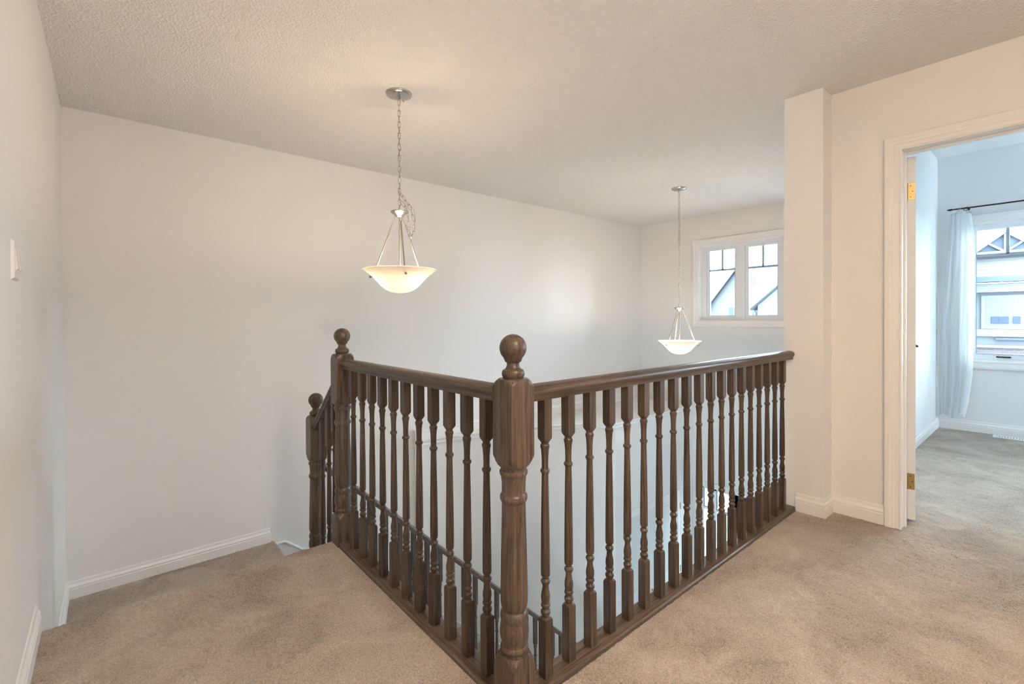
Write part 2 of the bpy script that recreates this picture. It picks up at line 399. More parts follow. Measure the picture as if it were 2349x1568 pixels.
lk(M_TILE, v, br.inputs['Vector']); lk(M_TILE, br.outputs[0], bsdf(M_TILE).inputs['Base Color'])
struct(box('floor_foyer', (UL, UB + .15, HB, VF, ZM - .1, ZM), M_TILE))

# ------------------------------------------------------------------ stairs
st = thing('staircase', 'beige carpeted stairs with a landing turning down along the far wall', 'stairs', (0.35, 3.3, ZL))
def solid(name, pts, z0, z1, m): return MB().prism(pts, z0, z1).build(name, m, st)
P, N = nosed(2.40, VN + .21, -.186, -.372, .008); carpet_strip('step', P, N, UL, .862, 'y', .008, M_CARPET, parent=st)
P, N = nosed(2.61, VN + .42, -.372, -.556, .008); carpet_strip('step', P, N, UL, .862, 'y', .008, M_CARPET, parent=st)
P, N = nosed(UL, .958, ZL, ZL - .19, .007); carpet_strip('landing', P, N, 2.80, VF - .002, 'x', .007, M_CARPET, parent=st)
solid('landing_base', [(UL, 2.80), (.93, 2.80), (.93, VF), (UL, VF)], ZL - .3, ZL - .012, M_WALL)
TI, TO, RI, NS = .203, .235, .19, 12
for k in range(1, NS + 1):
    a0, a1 = .955 + TI * (k - 1), .955 + TI * k + .022; b0, b1 = .955 + TO * (k - 1), .955 + TO * k + .022
    outer = [(b1 + (b0 - b1) * q / 4, vwall(b1 + (b0 - b1) * q / 4)) for q in range(5)]
    z = ZL - RI * k
    b = MB(); pl = [(a0, 2.78), (a1, 2.78)] + outer
    b.prism(pl, z - .30, z)
    o = b.build('step', M_CARPET, st)
    mo = o.modifiers.new('soft_edge', 'BEVEL'); mo.width = .016; mo.segments = 3; mo.limit_method = 'ANGLE'
sb = MB()
i0 = (.93, ZL); i1 = (.955 + TI * NS, ZL - RI * NS)
sb.add([(i0[0], 2.765, i0[1] - .25), (i1[0], 2.765, i1[1] - .25), (i1[0], 2.765, i1[1] + .02), (i0[0], 2.765, i0[1] + .02),
        (i0[0], 2.80, i0[1] - .25), (i1[0], 2.80, i1[1] - .25), (i1[0], 2.80, i1[1] + .02), (i0[0], 2.80, i0[1] + .02)],
       [(0, 1, 2, 3), (7, 6, 5, 4), (0, 4, 5, 1), (1, 5, 6, 2), (2, 6, 7, 3), (3, 7, 4, 0)])
sb.build('stringer', M_TRIM, st)
# skirt board following the outer wall, with a bead on top
us = [.955, 1.026] + list(np.linspace(1.06, 3.75, 40)); sk = MB(); bd = []
for u in us:
    z = -.578 if u <= 1.026 else -.578 - (u - 1.026) * RI / TO
    vv = vwall(u); bd.append((u, vv, z))
for (u, vv, z), (u2, v2, z2) in zip(bd[:-1], bd[1:]):
    sk.add([(u, vv - .014, z - .34), (u2, v2 - .014, z2 - .34), (u2, v2 - .014, z2), (u, vv - .014, z), (u, vv, z), (u2, v2, z2)], [(0, 1, 2, 3), (3, 2, 5, 4)])
sko = struct(sk.build('trim_3', M_TRIM))
MB().tube([(u, vv - .014, z - .006) for u, vv, z in bd], .011, 8).build('skirt_bead', M_TRIM, sko, 60)
# baseboards
def baseboard(name, path, m=M_TRIM): return struct(MB().sweep(path, BASE, (0, 0, 1)).build(name, m, None, 25))
baseboard('baseboard_left', [(UL, VN - .02, 0), (UL, HB, 0)])
baseboard('baseboard_landing', [(.925, VF, ZL), (UL, VF, ZL), (UL, 2.88, ZL)])
baseboard('baseboard_right', [(UD, .622, 0), (UD, VC2, 0), (UC, VC2, 0), (UC, 1.012, 0)])
baseboard('baseboard_bedroom', [(UW, -2.6, 0), (UW, VBL, 0), (UD + .117, VBL, 0)])
# skirt along the left wall beside the three upper risers
MBs = MB(); MBs.sweep([(UL, 2.90, ZL + .10), (UL, VN + .03, -.14)], [(0, -.25), (.013, -.25), (.013, .10), (.006, .125), (0, .13)], (0, 0, 1))
struct(MBs.build('baseboard_stair', M_TRIM, None, 25))

# ------------------------------------------------------------------ turned posts and balusters
NH = .0435
def newel_prof(z0, dz):
    blk = .2
    p = [(z0, blk), (.118 + dz, blk), (.130 + dz, .060), (.142 + dz, .0545), (.152 + dz, .048), (.160 + dz, .0425), (.1605 + dz, .036), (.166 + dz, .0352),
         (.168 + dz, .0395), (.175 + dz, .0415), (.182 + dz, .0395), (.184 + dz, .0365), (.190 + dz, .0362), (.196 + dz, .0385), (.210 + dz, .0425), (.226 + dz, .0432), (.242 + dz, .0412), (.252 + dz, .0378), (.256 + dz, .0372),
         (.258 + dz, .0400), (.266 + dz, .0418), (.276 + dz, .0408), (.282 + dz, .0375), (.286 + dz, .0350), (.290 + dz, .0350), (.294 + dz, .0375), (.304 + dz, .0400), (.330 + dz, .0408),
         (.450 + dz, .0385), (.560 + dz, .0360), (.602 + dz, .0352), (.606 + dz, .0375), (.612 + dz, .0405), (.618 + dz, .0410), (.624 + dz, .0400), (.628 + dz, .0368), (.632 + dz, .0352),
         (.660 + dz, .0355), (.680 + dz, .0375), (.684 + dz, .0405), (.692 + dz, .0422), (.698 + dz, .0405), (.701 + dz, .0365), (.709 + dz, .0360), (.7095 + dz, .0425), (.716 + dz, .0485), (.726 + dz, .0545), (.736 + dz, .060), (.744 + dz, blk),
         (.940 + dz, blk), (.947 + dz, .0600), (.954 + dz, .0560), (.961 + dz, .0500), (.966 + dz, .0440), (.9665 + dz, .001)]
    return p
FIN = [(.966, .0295), (.970, .0300), (.973, .0325), (.978, .0340), (.984, .0340), (.990, .0320), (.993, .0280), (.9945, .0240), (1.000, .0205), (1.006, .0185), (1.0135, .0195), (1.0150, .0230), (1.0175, .0245)]
for i in range(1, 17):
    a = -math.pi / 2 + .62 + (math.pi - .62) * i / 16; FIN.append((1.0565 + .0405 * math.sin(a), max(.0405 * math.cos(a), .0006)))
def newel(parent, x, y, z0, dz):
    o = MB().lathe([(z, r) for z, r in newel_prof(z0, dz)], x, y, 48, NH).build('newel_post', M_WOODZ, parent, 28)
    f = MB().lathe([(z + dz, r) for z, r in FIN], x, y, 32).build('ball_finial', M_WOODZ, None, 40)
    part_of(f, o); return o
BH = .0158
def bal_prof(z0, zb, zt):
    """base block z0.., turned length ends at zb (top block bottom), up to zt"""
    d = zb - .757
    return [(z0, .1), (.198 + d, .1), (.203 + d, .0200), (.207 + d, .0140), (.2085 + d, .0110), (.213 + d, .0112), (.2145 + d, .0135), (.220 + d, .0155), (.226 + d, .0150), (.230 + d, .0115), (.235 + d, .0100), (.238 + d, .0135),
            (.243 + d, .0152), (.248 + d, .0138), (.250 + d, .0118), (.255 + d, .0130), (.266 + d, .0145), (.278 + d, .0138), (.292 + d, .0108), (.304 + d, .0096), (.310 + d, .0115), (.316 + d, .0146), (.320 + d, .0150), (.325 + d, .0128), (.328 + d, .0098), (.332 + d, .0098), (.336 + d, .0135), (.342 + d, .0145),
            (.400 + d, .0143), (.500 + d, .0132), (.600 + d, .0116), (.656 + d, .0105), (.659 + d, .0125), (.665 + d, .0152), (.670 + d, .0140), (.673 + d, .0106), (.680 + d, .0102), (.710 + d, .0108), (.733 + d, .0125), (.740 + d, .0146), (.746 + d, .0146), (.750 + d, .0120), (.754 + d, .0118), (.757 + d, .0140), (.763 + d, .0190), (.769 + d, .0230), (.772 + d, .1), (zt, .1)]
RAIL = [(-.022, .0), (.022, .0), (.023, .010), (.0265, .018), (.030, .024), (.0305, .030), (.0295, .037), (.025, .043), (.016, .048), (0, .0505), (-.016, .048), (-.025, .043), (-.0295, .037), (-.0305, .030), (-.030, .024), (-.0265, .018), (-.023, .010)]
def rail(parent, A, B, m):
    A, B = Vector(A), Vector(B); t = (B - A).normalized(); side = Vector((0, 0, 1)).cross(t).normalized()
    b = MB(); k = len(RAIL)
    vs = [A + side * a + Vector((0, 0, 1)) * h for a, h in RAIL] + [B + side * a + Vector((0, 0, 1)) * h for a, h in RAIL]
    b.add(vs, [(i, (i + 1) % k, k + (i + 1) % k, k + i) for i in range(k)] + [tuple(range(k - 1, -1, -1)), tuple(range(k, 2 * k))])
    return b.build('handrail', m, parent, 40)
XR, YR = .9045, 1.0500
g = thing('guard_railing', 'dark brown wooden balustrade around the open stairwell, two ball-topped newels', 'railing', (XR, YR, 0))
newel(g, XR, YR, -.01, 0); newel(g, XR, 2.390, -.01, 0)
rail(g, (XR, 2.352, .8925), (XR, YR + .040, .8925), M_WOODY)
rail(g, (XR + .040, YR, .8925), (UC + .001, YR, .8925), M_WOODX)
PLATE = [(-.040, -.012), (.040, -.012), (.040, .012), (.036, .018), (.030, .020), (-.030, .020), (-.036, .018), (-.040, .012)]
b = MB(); b.sweep([(XR, VN - .005, 0), (XR, YR - .04, 0)], PLATE, (0, 0, 1)); b.build('base_plate', M_WOODY, g, 30)
b = MB(); b.sweep([(XR + .04, YR, 0), (UC, YR, 0)], PLATE, (0, 0, 1)); b.build('base_plate', M_WOODX, g, 30)
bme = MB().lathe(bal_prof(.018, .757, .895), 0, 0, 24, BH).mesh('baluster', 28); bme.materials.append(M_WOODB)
def put(me, parent, x, y):
    o = bpy.data.objects.new('baluster', me); COL.objects.link(o); o.location = Vector((x, y, 0)) - parent.location; o.parent = parent
    return o
for i in range(19): put(bme, g, 1.0345 + .1075 * i, YR).location.z = -g.location.z
for i in range(11): put(bme, g, XR, 1.1815 + .1067 * i)
# lower stair railing
YL = 2.820
s = thing('stair_railing', 'dark brown stair railing descending beside the carpeted steps', 'railing', (XR, YL, ZL))
newel(s, XR + .006, YL, ZL - .01, -.383)
rail(s, (XR, 2.425, .865 - .060), (XR, YL - .035, .560 - .062), M_WOODY)
rail(s, (XR + .04, YL, .123 + (1.158 - XR - .04) * .937 - .062), (3.45, YL, .123 - (3.45 - 1.158) * .937 - .062), M_WOODX)
for v_, zb in ((2.503, .543), (2.590, .448), (2.688, .355)):
    tread = -.186 if v_ < 2.66 else -.372
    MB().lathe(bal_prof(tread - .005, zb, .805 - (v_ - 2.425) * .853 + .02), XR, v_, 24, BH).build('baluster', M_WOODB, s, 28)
for i in range(-5, 18):
    u = 1.642 + .1015 * i
    if u < 1.0: continue
    zr = .123 - (u - 1.158) * .937 - .062
    k = int((u - .955) / TI) + 1
    tz = ZL - RI * k
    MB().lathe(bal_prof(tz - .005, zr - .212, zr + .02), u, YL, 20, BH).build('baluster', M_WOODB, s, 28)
newel_low = MB().lathe([(z, r) for z, r in newel_prof(ZM, ZM + .02)], 3.49, YL, 32, NH).build('newel_post', M_WOODZ, s, 28)
part_of(MB().lathe([(z + ZM + .02, r) for z, r in FIN], 3.49, YL, 24).build('ball_finial', M_WOODZ, None, 40), newel_low)
newel_low.matrix_parent_inverse = Matrix.Translation(-s.location)

# ------------------------------------------------------------------ pendant lamps
link_mb = MB()
pts = []
for i in range(24):
    a = 2 * math.pi * i / 24; x = .0073 * math.cos(a); z = .0073 * math.sin(a) + (.0125 if math.sin(a) > 0 else -.0125)
    pts.append(Vector((x, 0, z)))
k = len(pts); vs = []; nn = 6
for i in range(k):
    t = (pts[(i + 1) % k] - pts[i - 1]).normalized(); a_ = Vector((0, 1, 0)); b_ = t.cross(a_)
    vs += [pts[i] + (a_ * math.cos(2 * math.pi * q / nn) + b_ * math.sin(2 * math.pi * q / nn)) * .00155 for q in range(nn)]
link_mb.add(vs, [(i * nn + q, i * nn + (q + 1) % nn, ((i + 1) % k) * nn + (q + 1) % nn, ((i + 1) % k) * nn + q) for i in range(k) for q in range(nn)])
LINK = link_mb.mesh('chain_link', 80); LINK.materials.append(M_NICKEL)
def chain(parent, path, pitch=.0325, jit=0.0, rot0=0.0):
    P = [Vector(q) for q in path]; seg = [(P[i + 1] - P[i]).length for i in range(len(P) - 1)]; tot = sum(seg); n = int(round(tot / pitch))
    def at(d):
        for i, L in enumerate(seg):
            if d <= L or i == len(seg) - 1: return P[i] + (P[i + 1] - P[i]) * (d / L), (P[i + 1] - P[i]).normalized()
            d -= L
    for i in range(n):
        q, t = at((i + .5) * tot / n)
        rq = t.to_track_quat('Z', 'Y').to_matrix().to_4x4()
        spin = rot0 + (math.pi / 2 if i % 2 else 0) + R.uniform(-jit, jit)
        o = bpy.data.objects.new('chain_link', LINK); COL.objects.link(o); o.parent = parent
        o.matrix_local = Matrix.Translation(q - parent.location) @ rq @ Matrix.Rotation(spin, 4, 'Z')
def pendant(label, x, y, zr, angs, watts, spare):
    lamp = thing('pendant_lamp', label, 'pendant lamp', (x, y, zr - .14), 'bowl pendant lamps over the stairwell')
    MB().lathe([(CE, .074), (CE - .006, .0745), (CE - .010, .072), (CE - .016, .058), (CE - .021, .034), (CE - .024, .018), (CE - .032, .0125), (CE - .038, .008), (CE - .041, .002)], x, y, 40).build('canopy', M_NICKEL, lamp, 40)
    for a in (0.6, 3.74):
        MB().tube([(x + .055 * math.cos(a), y + .055 * math.sin(a), CE - .014), (x + .055 * math.cos(a), y + .055 * math.sin(a), CE - .024)], .0035, 8).build('screw', M_NICKEL, lamp, 40)
    zh = zr + .336                       # hub rim
    chain(lamp, [(x, y, CE - .035), (x, y, zh + .004)], rot0=.35, jit=.25)
    cord = [(x + .006 * math.sin(i * 1.9) + (.007 if spare and 14 < i < 26 else 0) * math.sin(i * .8), y + .006 * math.cos(i * 1.9), CE - .035 + (zh - CE + .04) * i / 40) for i in range(41)]
    MB().tube(cord, .0012, 5).build('cord', M_NICKEL, lamp, 60)
    MB().lathe([(zh + .004, .004), (zh + .003, .046), (zh + .001, .051), (zh - .003, .051), (zh - .012, .043), (zh - .020, .030), (zh - .026, .024), (zh - .033, .019), (zh - .037, .008)], x, y, 36).build('hub', M_NICKEL, lamp, 40)
    MB().tube([(x, y, zh - .03), (x, y, zr - .132)], .0048, 10).build('stem', M_NICKEL, lamp, 40)
    toward = -fw; lat = rt
    for a in angs:
        d = toward * math.cos(math.radians(a)) + lat * math.sin(math.radians(a))
        A = Vector((x, y, zh - .028)) + d * .027; B = Vector((x, y, zh - .062)) + d * .040; C = Vector((x, y, zr + .012)) + d * .146
        lo = bpy.data.objects.new('chain_link', LINK); COL.objects.link(lo); lo.parent = lamp
        lo.matrix_local = Matrix.Translation((A + B) / 2 - lamp.location) @ (B - A).to_track_quat('Z', 'Y').to_matrix().to_4x4()
        MB().tube([B, B + (C - B) * .03, C - (C - B) * .03, C], [.0034, .0042, .0042, .0036], 10).build('rod', M_NICKEL, lamp, 40)
        E1 = Vector((x, y, zr - .032)) + d * .172; E2 = E1 + d * .015 - Vector((0, 0, .005))
        b = MB(); b.tube([C, C + d * .010 - Vector((0, 0, .014)), E1 - d * .004], .0028, 8); b.tube([E1 - d * .006, E1 + (E2 - E1) * .7, E2], [.0055, .0080, .0062], 12)
        b.build('rim_clip', M_BRASS if False else M_NICKEL, lamp, 50)
    BW = [(0, .205), (-.006, .199), (-.014, .188), (-.026, .172), (-.040, .156), (-.056, .140), (-.070, .127), (-.080, .119), (-.092, .108), (-.106, .092), (-.118, .074), (-.127, .052), (-.132, .026), (-.133, .0005)]
    bo = MB().lathe([(zr + z, r) for z, r in BW], x, y, 56, None, False).build('glass_bowl', M_BOWL, lamp, 60)
    rim = MB(); ring = [(x + .2045 * math.cos(2 * math.pi * i / 56), y + .2045 * math.sin(2 * math.pi * i / 56), zr) for i in range(57)]
    rim.tube(ring, .0030, 8, False); part_of(rim.build('bowl_rim', M_RIM, None, 60), bo)
    for sgn in (-1, 1):
        q = Vector((x, y, zr - .018)) + lat * (.085 * sgn) - fw * .02
        point_light('bulb_light', q, watts, WARM, .03, lamp)
    if spare:
        def L(a, z, f=0.0): return Vector((x, y, z)) + lat * a - fw * f
        chain(lamp, [L(.003, 1.872, .012), L(.030, 1.832, .02), L(.058, 1.792, .022), L(.078, 1.74, .022), L(.088, 1.69, .02), L(.082, 1.645, .02), L(.068, 1.612, .02), L(.058, 1.625, .01), L(.054, 1.68, .008), L(.050, 1.735, .01), L(.036, 1.785, .008), L(.012, 1.815, .008)], jit=.5)
        MB().tube([L(.004, 1.86, .01), L(.05, 1.81, .02), L(.088, 1.765, .02), L(.094, 1.71, .02), L(.088, 1.65, .02), L(.07, 1.605, .02)], .0012, 5).build('cord', M_NICKEL, lamp, 60)
    return lamp
pendant('lit white glass bowl pendant with a spare loop of chain hooked at its hub', 1.279, 2.482, 1.425, (23, 142, 262), LAMP1_W, True)
pendant('lit white glass bowl pendant on a long plain chain in front of the high window', 4.360, 2.492, .905, (-62, 58, 178), LAMP2_W, False)
# unseen hall lamp, added behind the viewpoint for warm fill on the hall
HX, HY = .66, -.55
hl = thing('added_hall_lamp', 'added unseen hall lamp, a semi-flush white glass bowl on a short stem', 'added ceiling lamp', (HX, HY, CE))
MB().lathe([(CE, .07), (CE - .012, .072), (CE - .022, .05), (CE - .028, .012), (CE - .10, .012), (CE - .345, .012), (CE - .35, .001)], HX, HY, 32).build('stem', M_NICKEL, hl, 40)
MB().lathe([(CE - .25, .17), (CE - .255, .172), (CE - .29, .155), (CE - .32, .12), (CE - .342, .06), (CE - .346, .001)], HX, HY, 40, None, False).build('glass_bowl', M_DOME, hl, 60)

# ------------------------------------------------------------------ light switch on the left wall
sw = thing('light_switch', 'white two-gang light switch plate on the left wall', 'light switch', (UL, 2.01, 1.262))
b = MB(); y0, y1, z0, z1 = 1.952, 2.070, 1.262, 1.378
b.add([(UL, y0, z0), (UL, y1, z0), (UL, y1, z1), (UL, y0, z1), (UL + .007, y0 + .006, z0 + .006), (UL + .007, y1 - .006, z0 + .006), (UL + .007, y1 - .006, z1 - .006), (UL + .007, y0 + .006, z1 - .006)],
      [(0, 1, 5, 4), (1, 2, 6, 5), (2, 3, 7, 6), (3, 0, 4, 7), (4, 5, 6, 7)]); b.build('plate', M_PLASTIC, sw)
for yc in (1.985, 2.035):
    b = MB(); b.box(UL + .006, UL + .0085, yc - .0165, yc + .0165, 1.287, 1.353); pd = b.build('rocker_frame', M_PLASTIC, sw)
    b = MB(); b.add([(UL + .008, yc - .014, 1.290), (UL + .008, yc + .014, 1.290), (UL + .0085, yc + .014, 1.350), (UL + .0085, yc - .014, 1.350), (UL + .0135, yc - .014, 1.294), (UL + .0135, yc + .014, 1.294)],
                    [(0, 1, 5, 4), (4, 5, 2, 3), (0, 4, 3), (1, 2, 5)]); b.build('rocker', M_PLASTIC, sw)

# ------------------------------------------------------------------ bedroom doorway and door
D0, D1, DZ = DOOR[0], DOOR[1], DOOR[3]
struct(MB().sweep([(UD, D1 - .014, 0), (UD, D1 - .014, DZ - .012), (UD, D0 + .014, DZ - .012), (UD, D0 + .014, 0)], CASE, (-1, 0, 0)).build('trim_4', M_TRIM, None, 25))
jb = MB(); jb.box(UD - .002, UD + .119, D1 - .012, D1 + .003, 0, DZ); jb.box(UD - .002, UD + .119, D0 - .003, D0 + .012, 0, DZ); jb.box(UD - .002, UD + .119, D0, D1, DZ - .012, DZ + .003)
jo = struct(jb.build('trim_5', M_TRIM))
sp = MB(); sp.box(UD + .050, UD + .078, D1 - .021, D1 - .012, 0, DZ - .012); sp.box(UD + .055, UD + .080, D0 + .012, D0 + .024, 0, DZ - .012); sp.box(UD + .055, UD + .080, D0 + .012, D1 - .012, DZ - .024, DZ - .012)
part_of(sp.build('door_stop', M_TRIM, None), jo)
struct(MB().sweep([(UD + .117, D0, 0), (UD + .117, D0, DZ), (UD + .117, D1, DZ), (UD + .117, D1, 0)], CASE, (1, 0, 0)).build('trim_6', M_TRIM, None, 25))
# the open door: slab swung into the bedroom
ang = math.radians(12.6); hx, hy = 3.344, .547           # hinge pin
dd = Vector((math.cos(ang), math.sin(ang), 0)); dn = Vector((math.sin(ang), -math.cos(ang), 0))
do = bpy.data.objects.new('door_1', None); COL.objects.link(do); do.location = (hx, hy, .012); struct(do)
def slab(u0, u1, t0, t1, z0, z1):
    c = [Vector((hx, hy, 0)) + dd * a + dn * t for a, t in ((u0, t0), (u1, t0), (u1, t1), (u0, t1))]
    return MB().prism([(q.x, q.y) for q in c], z0, z1)
TH = .036
slab(.004, .765, 0, TH, .022, 2.018).build('slab', M_DOOR, do)
for z0_, z1_ in ((.16, .86), (1.0, 1.9)):
    for a0, a1 in ((.10, .35), (.42, .67)):
        pn = slab(a0, a1, TH - .002, TH + .004, z0_, z1_).build('panel', M_DOOR, do)
for zc in (1.829, .233):
    hg = slab(.0025, .0042, .002, TH - .004, zc - .044, zc + .044).build('hinge', M_BRASS, do)
    kn = MB(); kn.tube([(hx - .003, hy + .002, zc - .044), (hx - .003, hy + .002, zc + .044)], .0055, 10); part_of(kn.build('knuckle', M_BRASS, None, 40), hg)
    hg.matrix_parent_inverse = Matrix.Translation(-do.location)
    sc = MB()
    for dz_, t in ((-.030, .014), (0, .022), (.030, .014)):
        q = Vector((hx, hy, zc + dz_)) + dd * .0026 + dn * t; sc.tube([q, q - dd * .0010], .0030, 8)
    part_of(sc.build('screws', M_DARK, None), hg)
hb = MB(); q = Vector((hx, hy, .95)) + dd * .70 + dn * TH
hb.tube([q, q + dn * .008], .026, 20); hb.tube([q + dn * .006, q + dn * .050], .009, 12); hb.tube([q + dn * .045, q + dn * .045 - dd * .05, q + dn * .048 - dd * .10], [.009, .0085, .007], 10)
hb.build('handle', M_IRON, do, 40)

# ------------------------------------------------------------------ windows
def window(name, x, y0, y1, z0, z1, lights, tz, m_in, sill=True):
    """opening in a wall at plane x facing -x; lights = list of (ya, yb) glazed sashes"""
    wo = bpy.data.objects.new(name, None); COL.objects.link(wo); wo.location = (x, (y0 + y1) / 2, z0); struct(wo)
    MB().sweep([(x, y1, z0), (x, y1, z1), (x, y0, z1), (x, y0, z0)], CASE, (-1, 0, 0), True).build('casing', m_in, wo, 25)
    rv = MB(); rv.box(x - .001, x + .10, y1 - .008, y1 + .002, z0, z1); rv.box(x - .001, x + .10, y0 - .002, y0 + .008, z0, z1); rv.box(x - .0005, x + .099, y0 + .008, y1 - .008, z0 - .002, z0 + .008); rv.box(x - .0005, x + .099, y0 + .008, y1 - .008, z1 - .008, z1 + .002)
    rv.build('reveal', m_in, wo)
    X0, X1 = x + .085, x + .145
    fr = MB(); fr.box(X0, X1, y0 + .006, lights[-1][0] - .035, z0 + .006, z1 - .006); fr.box(X0, X1, lights[0][1] + .035, y1 - .006, z0 + .006, z1 - .006)
    ya_, yb_ = lights[-1][0] - .035, lights[0][1] + .035; fr.box(X0, X1, ya_, yb_, z0 + .006, z0 + .032); fr.box(X0, X1, ya_, yb_, z1 - .045, z1 - .006)
    for (a, b_), (c, d) in zip(lights[:-1], lights[1:]): fr.box(X0 - .004, X1 - .002, d + .035, a - .035, z0 + .032, z1 - .045)
    fr.build('frame', M_VINYL, wo)
    gz0, gz1 = z0 + .062, z1 - .068
    for a, b_ in lights:
        s_ = MB(); X2 = X0 + .012; X3 = X1 - .008
        s_.box(X2, X3, a - .034, a, gz0 - .030, gz1 + .030); s_.box(X2, X3, b_, b_ + .034, gz0 - .030, gz1 + .030); s_.box(X2, X3, a, b_, gz0 - .030, gz0); s_.box(X2, X3, a, b_, gz1, gz1 + .030)
        so = s_.build('sash', M_VINYL, wo)
        gk = MB()
        for q in ((a, a + .003, gz0, gz1), (b_ - .003, b_, gz0, gz1), (a, b_, gz0, gz0 + .003)): gk.box(X2 - .0006, X2 + .004, *q)
        part_of(gk.build('gasket', M_DARK, None), so)
        mu = MB(); mc = (a + b_) / 2; mu.box(X2 + .012, X2 + .026, mc - .012, mc + .012, tz, gz1); mu.box(X2 + .012, X2 + .026, a, b_, tz - .010, tz + .012)
        part_of(mu.build('muntin', M_GRILLE, None), so)
        for ya, yb, za, zb in ((a, b_, gz0, tz - .008), (a, mc - .01, tz + .01, gz1), (mc + .01, b_, tz + .01, gz1)):
            part_of(MB().box(X2 + .030, X2 + .034, ya, yb, za, zb).build('pane', M_GLASS, None), so)
    return wo
window('window_1', UB, *W1, [(2.620, 2.948), (2.131, 2.461)], 1.741, M_TRIM)
window('window_7', UB, *W1_FILL, [(1.26, 1.80)], 1.741, M_TRIM)  # the added daylight window behind the column
w2 = window('window_2', UW, *W2, [(.110, .542), (-.475, -.045), (-1.06, -.63), (-1.645, -1.215)], 1.742, M_TRIM)
b = MB(); b.prism([(UW + .075, .30), (UW + .055, .31), (UW + .055, .38), (UW + .075, .40)], .736, .752); b.build('crank', M_IRON, w2)

# ------------------------------------------------------------------ curtain, rod and floor register in the bedroom
rodx, rodz = UW - .075, 2.205
cr = thing('curtain_rod', 'thin dark bronze curtain rod with a leaf finial above the bedroom window', 'curtain rod', (rodx, -.3, rodz))
MB().tube([(rodx, .685, rodz), (rodx, -1.5, rodz)], .0075, 10).build('rod', M_IRON, cr, 50)
MB().tube([(rodx, .685, rodz), (rodx, .694, rodz), (rodx, .703, rodz), (rodx, .716, rodz), (rodx, .730, rodz), (rodx, .741, rodz)], [.006, .006, .009, .0115, .008, .001], 10).build('finial', M_IRON, cr, 60)
rg = MB(); rg.tube([(rodx - .004 + .0 * i, .600 + .0165 * math.sin(2 * math.pi * i / 20), rodz - .010 + .0165 * math.cos(2 * math.pi * i / 20)) for i in range(21)], .0026, 6, False)
rg.tube([(rodx, .600, rodz), (UW, .600, rodz)], .005, 8); rg.tube([(UW - .006, .600, rodz), (UW, .600, rodz)], .022, 16); rg.build('bracket', M_IRON, cr, 50)
NT, NSs = 90, 72; cv = []; ztop, zbot = 2.235, .135
def ledge_(t):   # left and right hem positions down the drop (t 0 top .. 1 bottom)
    L = np.interp(t, [0, .03, .10, .35, .60, 1], [.660, .712, .720, .752, .780, .793]); Rr = np.interp(t, [0, .02, .05, .12, .35, .62, .80, .93, 1], [.585, .565, .562, .545, .543, .546, .556, .585, .610])
    return L, Rr
for i in range(NT + 1):
    t = i / NT; L, Rr = ledge_(t)
    for j in range(NSs + 1):
        f = j / NSs; y = L + (Rr - L) * f
        dep = (.007 + .012 * min(1, t * 3)) * math.sin(f * math.pi * 2 * 4.2 + .9 * math.sin(t * 3 + f * 2)) + .006 * math.sin(f * 31 + t * 5)
        z = ztop + (zbot - ztop) * t + (.02 * math.sin(f * 9) if t > .98 else 0) - (.045 * abs(f - .45) * 2 if t < .03 else 0)
        cv.append((rodx + .004 + dep, y, z))
cf = [(i * (NSs + 1) + j, i * (NSs + 1) + j + 1, (i + 1) * (NSs + 1) + j + 1, (i + 1) * (NSs + 1) + j) for i in range(NT) for j in range(NSs)]
cme = MB().add(cv, cf).mesh('curtain', 180); cur = link('curtain', cme, M_CURTAIN)
tag(cur, 'sheer white curtain with scalloped edge hanging beside the bedroom window', 'curtain')
scl = MB(); scl2 = MB(); zz = ztop - .06
while zz > zbot + .01:
    t = (ztop - zz) / (ztop - zbot); L, Rr = ledge_(t); f = 0
    xx = rodx + .004 + (.007 + .012 * min(1, t * 3)) * math.sin(.9 * math.sin(t * 3)) + .006 * math.sin(t * 5)
    ring = [(xx, L + .011 * math.cos(a), zz + .0145 * math.sin(a)) for a in [-math.pi / 2 + math.pi * q / 8 for q in range(9)]]
    scl.add(ring + [(xx - .0015, b_, c) for _, b_, c in ring], [tuple(range(9)), tuple(range(17, 8, -1))] + [(q, q + 1, q + 10, q + 9) for q in range(8)])
    if zz < 1.25:
        yy = L + (Rr - L) * .80 - .01 * (1.25 - zz); x2 = rodx - .036
        ring = [(x2, yy - .008 * math.cos(a), zz + .0145 * math.sin(a)) for a in [-math.pi / 2 + math.pi * q / 8 for q in range(9)]]
        scl2.add(ring + [(x2 - .0015, b_, c) for _, b_, c in ring], [tuple(range(9)), tuple(range(17, 8, -1))] + [(q, q + 1, q + 10, q + 9) for q in range(8)])
    zz -= .029
sc_o = scl.build('scalloped_trim', M_CURTAIN, None); part_of(sc_o, cur); part_of(scl2.build('scalloped_trim', M_CURTAIN, None), cur)
# inner hem fold along the window side
hm = MB(); row = []
for i in range(60):
    t = .50 + .48 * i / 59; L, Rr = ledge_(t); z = ztop + (zbot - ztop) * t; y2 = L + (Rr - L) * .80 - .01 * max(0, 1.25 - z)
    row.append(((rodx - .034, y2, z), (rodx - .026, y2 - .028, z), (rodx - .010, Rr - .004, z)))
hm.add([q for r_ in row for q in r_], [(3 * i + j, 3 * i + j + 1, 3 * i + j + 4, 3 * i + j + 3) for i in range(59) for j in range(2)])
part_of(hm.build('hem', M_CURTAIN, None, 180), cur)
M_VENT = mat('white_enamel', (.80, .82, .83), .35)
vt = thing('floor_register', 'white slotted metal floor register beside the bedroom baseboard', 'floor vent', (6.36, .26, 0))
b = MB(); b.box(6.300, 6.330, .10, .408, .002, .009); b.box(6.385, 6.415, .10, .408, .002, .009); b.box(6.330, 6.385, .385, .408, .002, .009); b.box(6.330, 6.385, .10, .123, .002, .009); b.build('frame', M_VENT, vt)
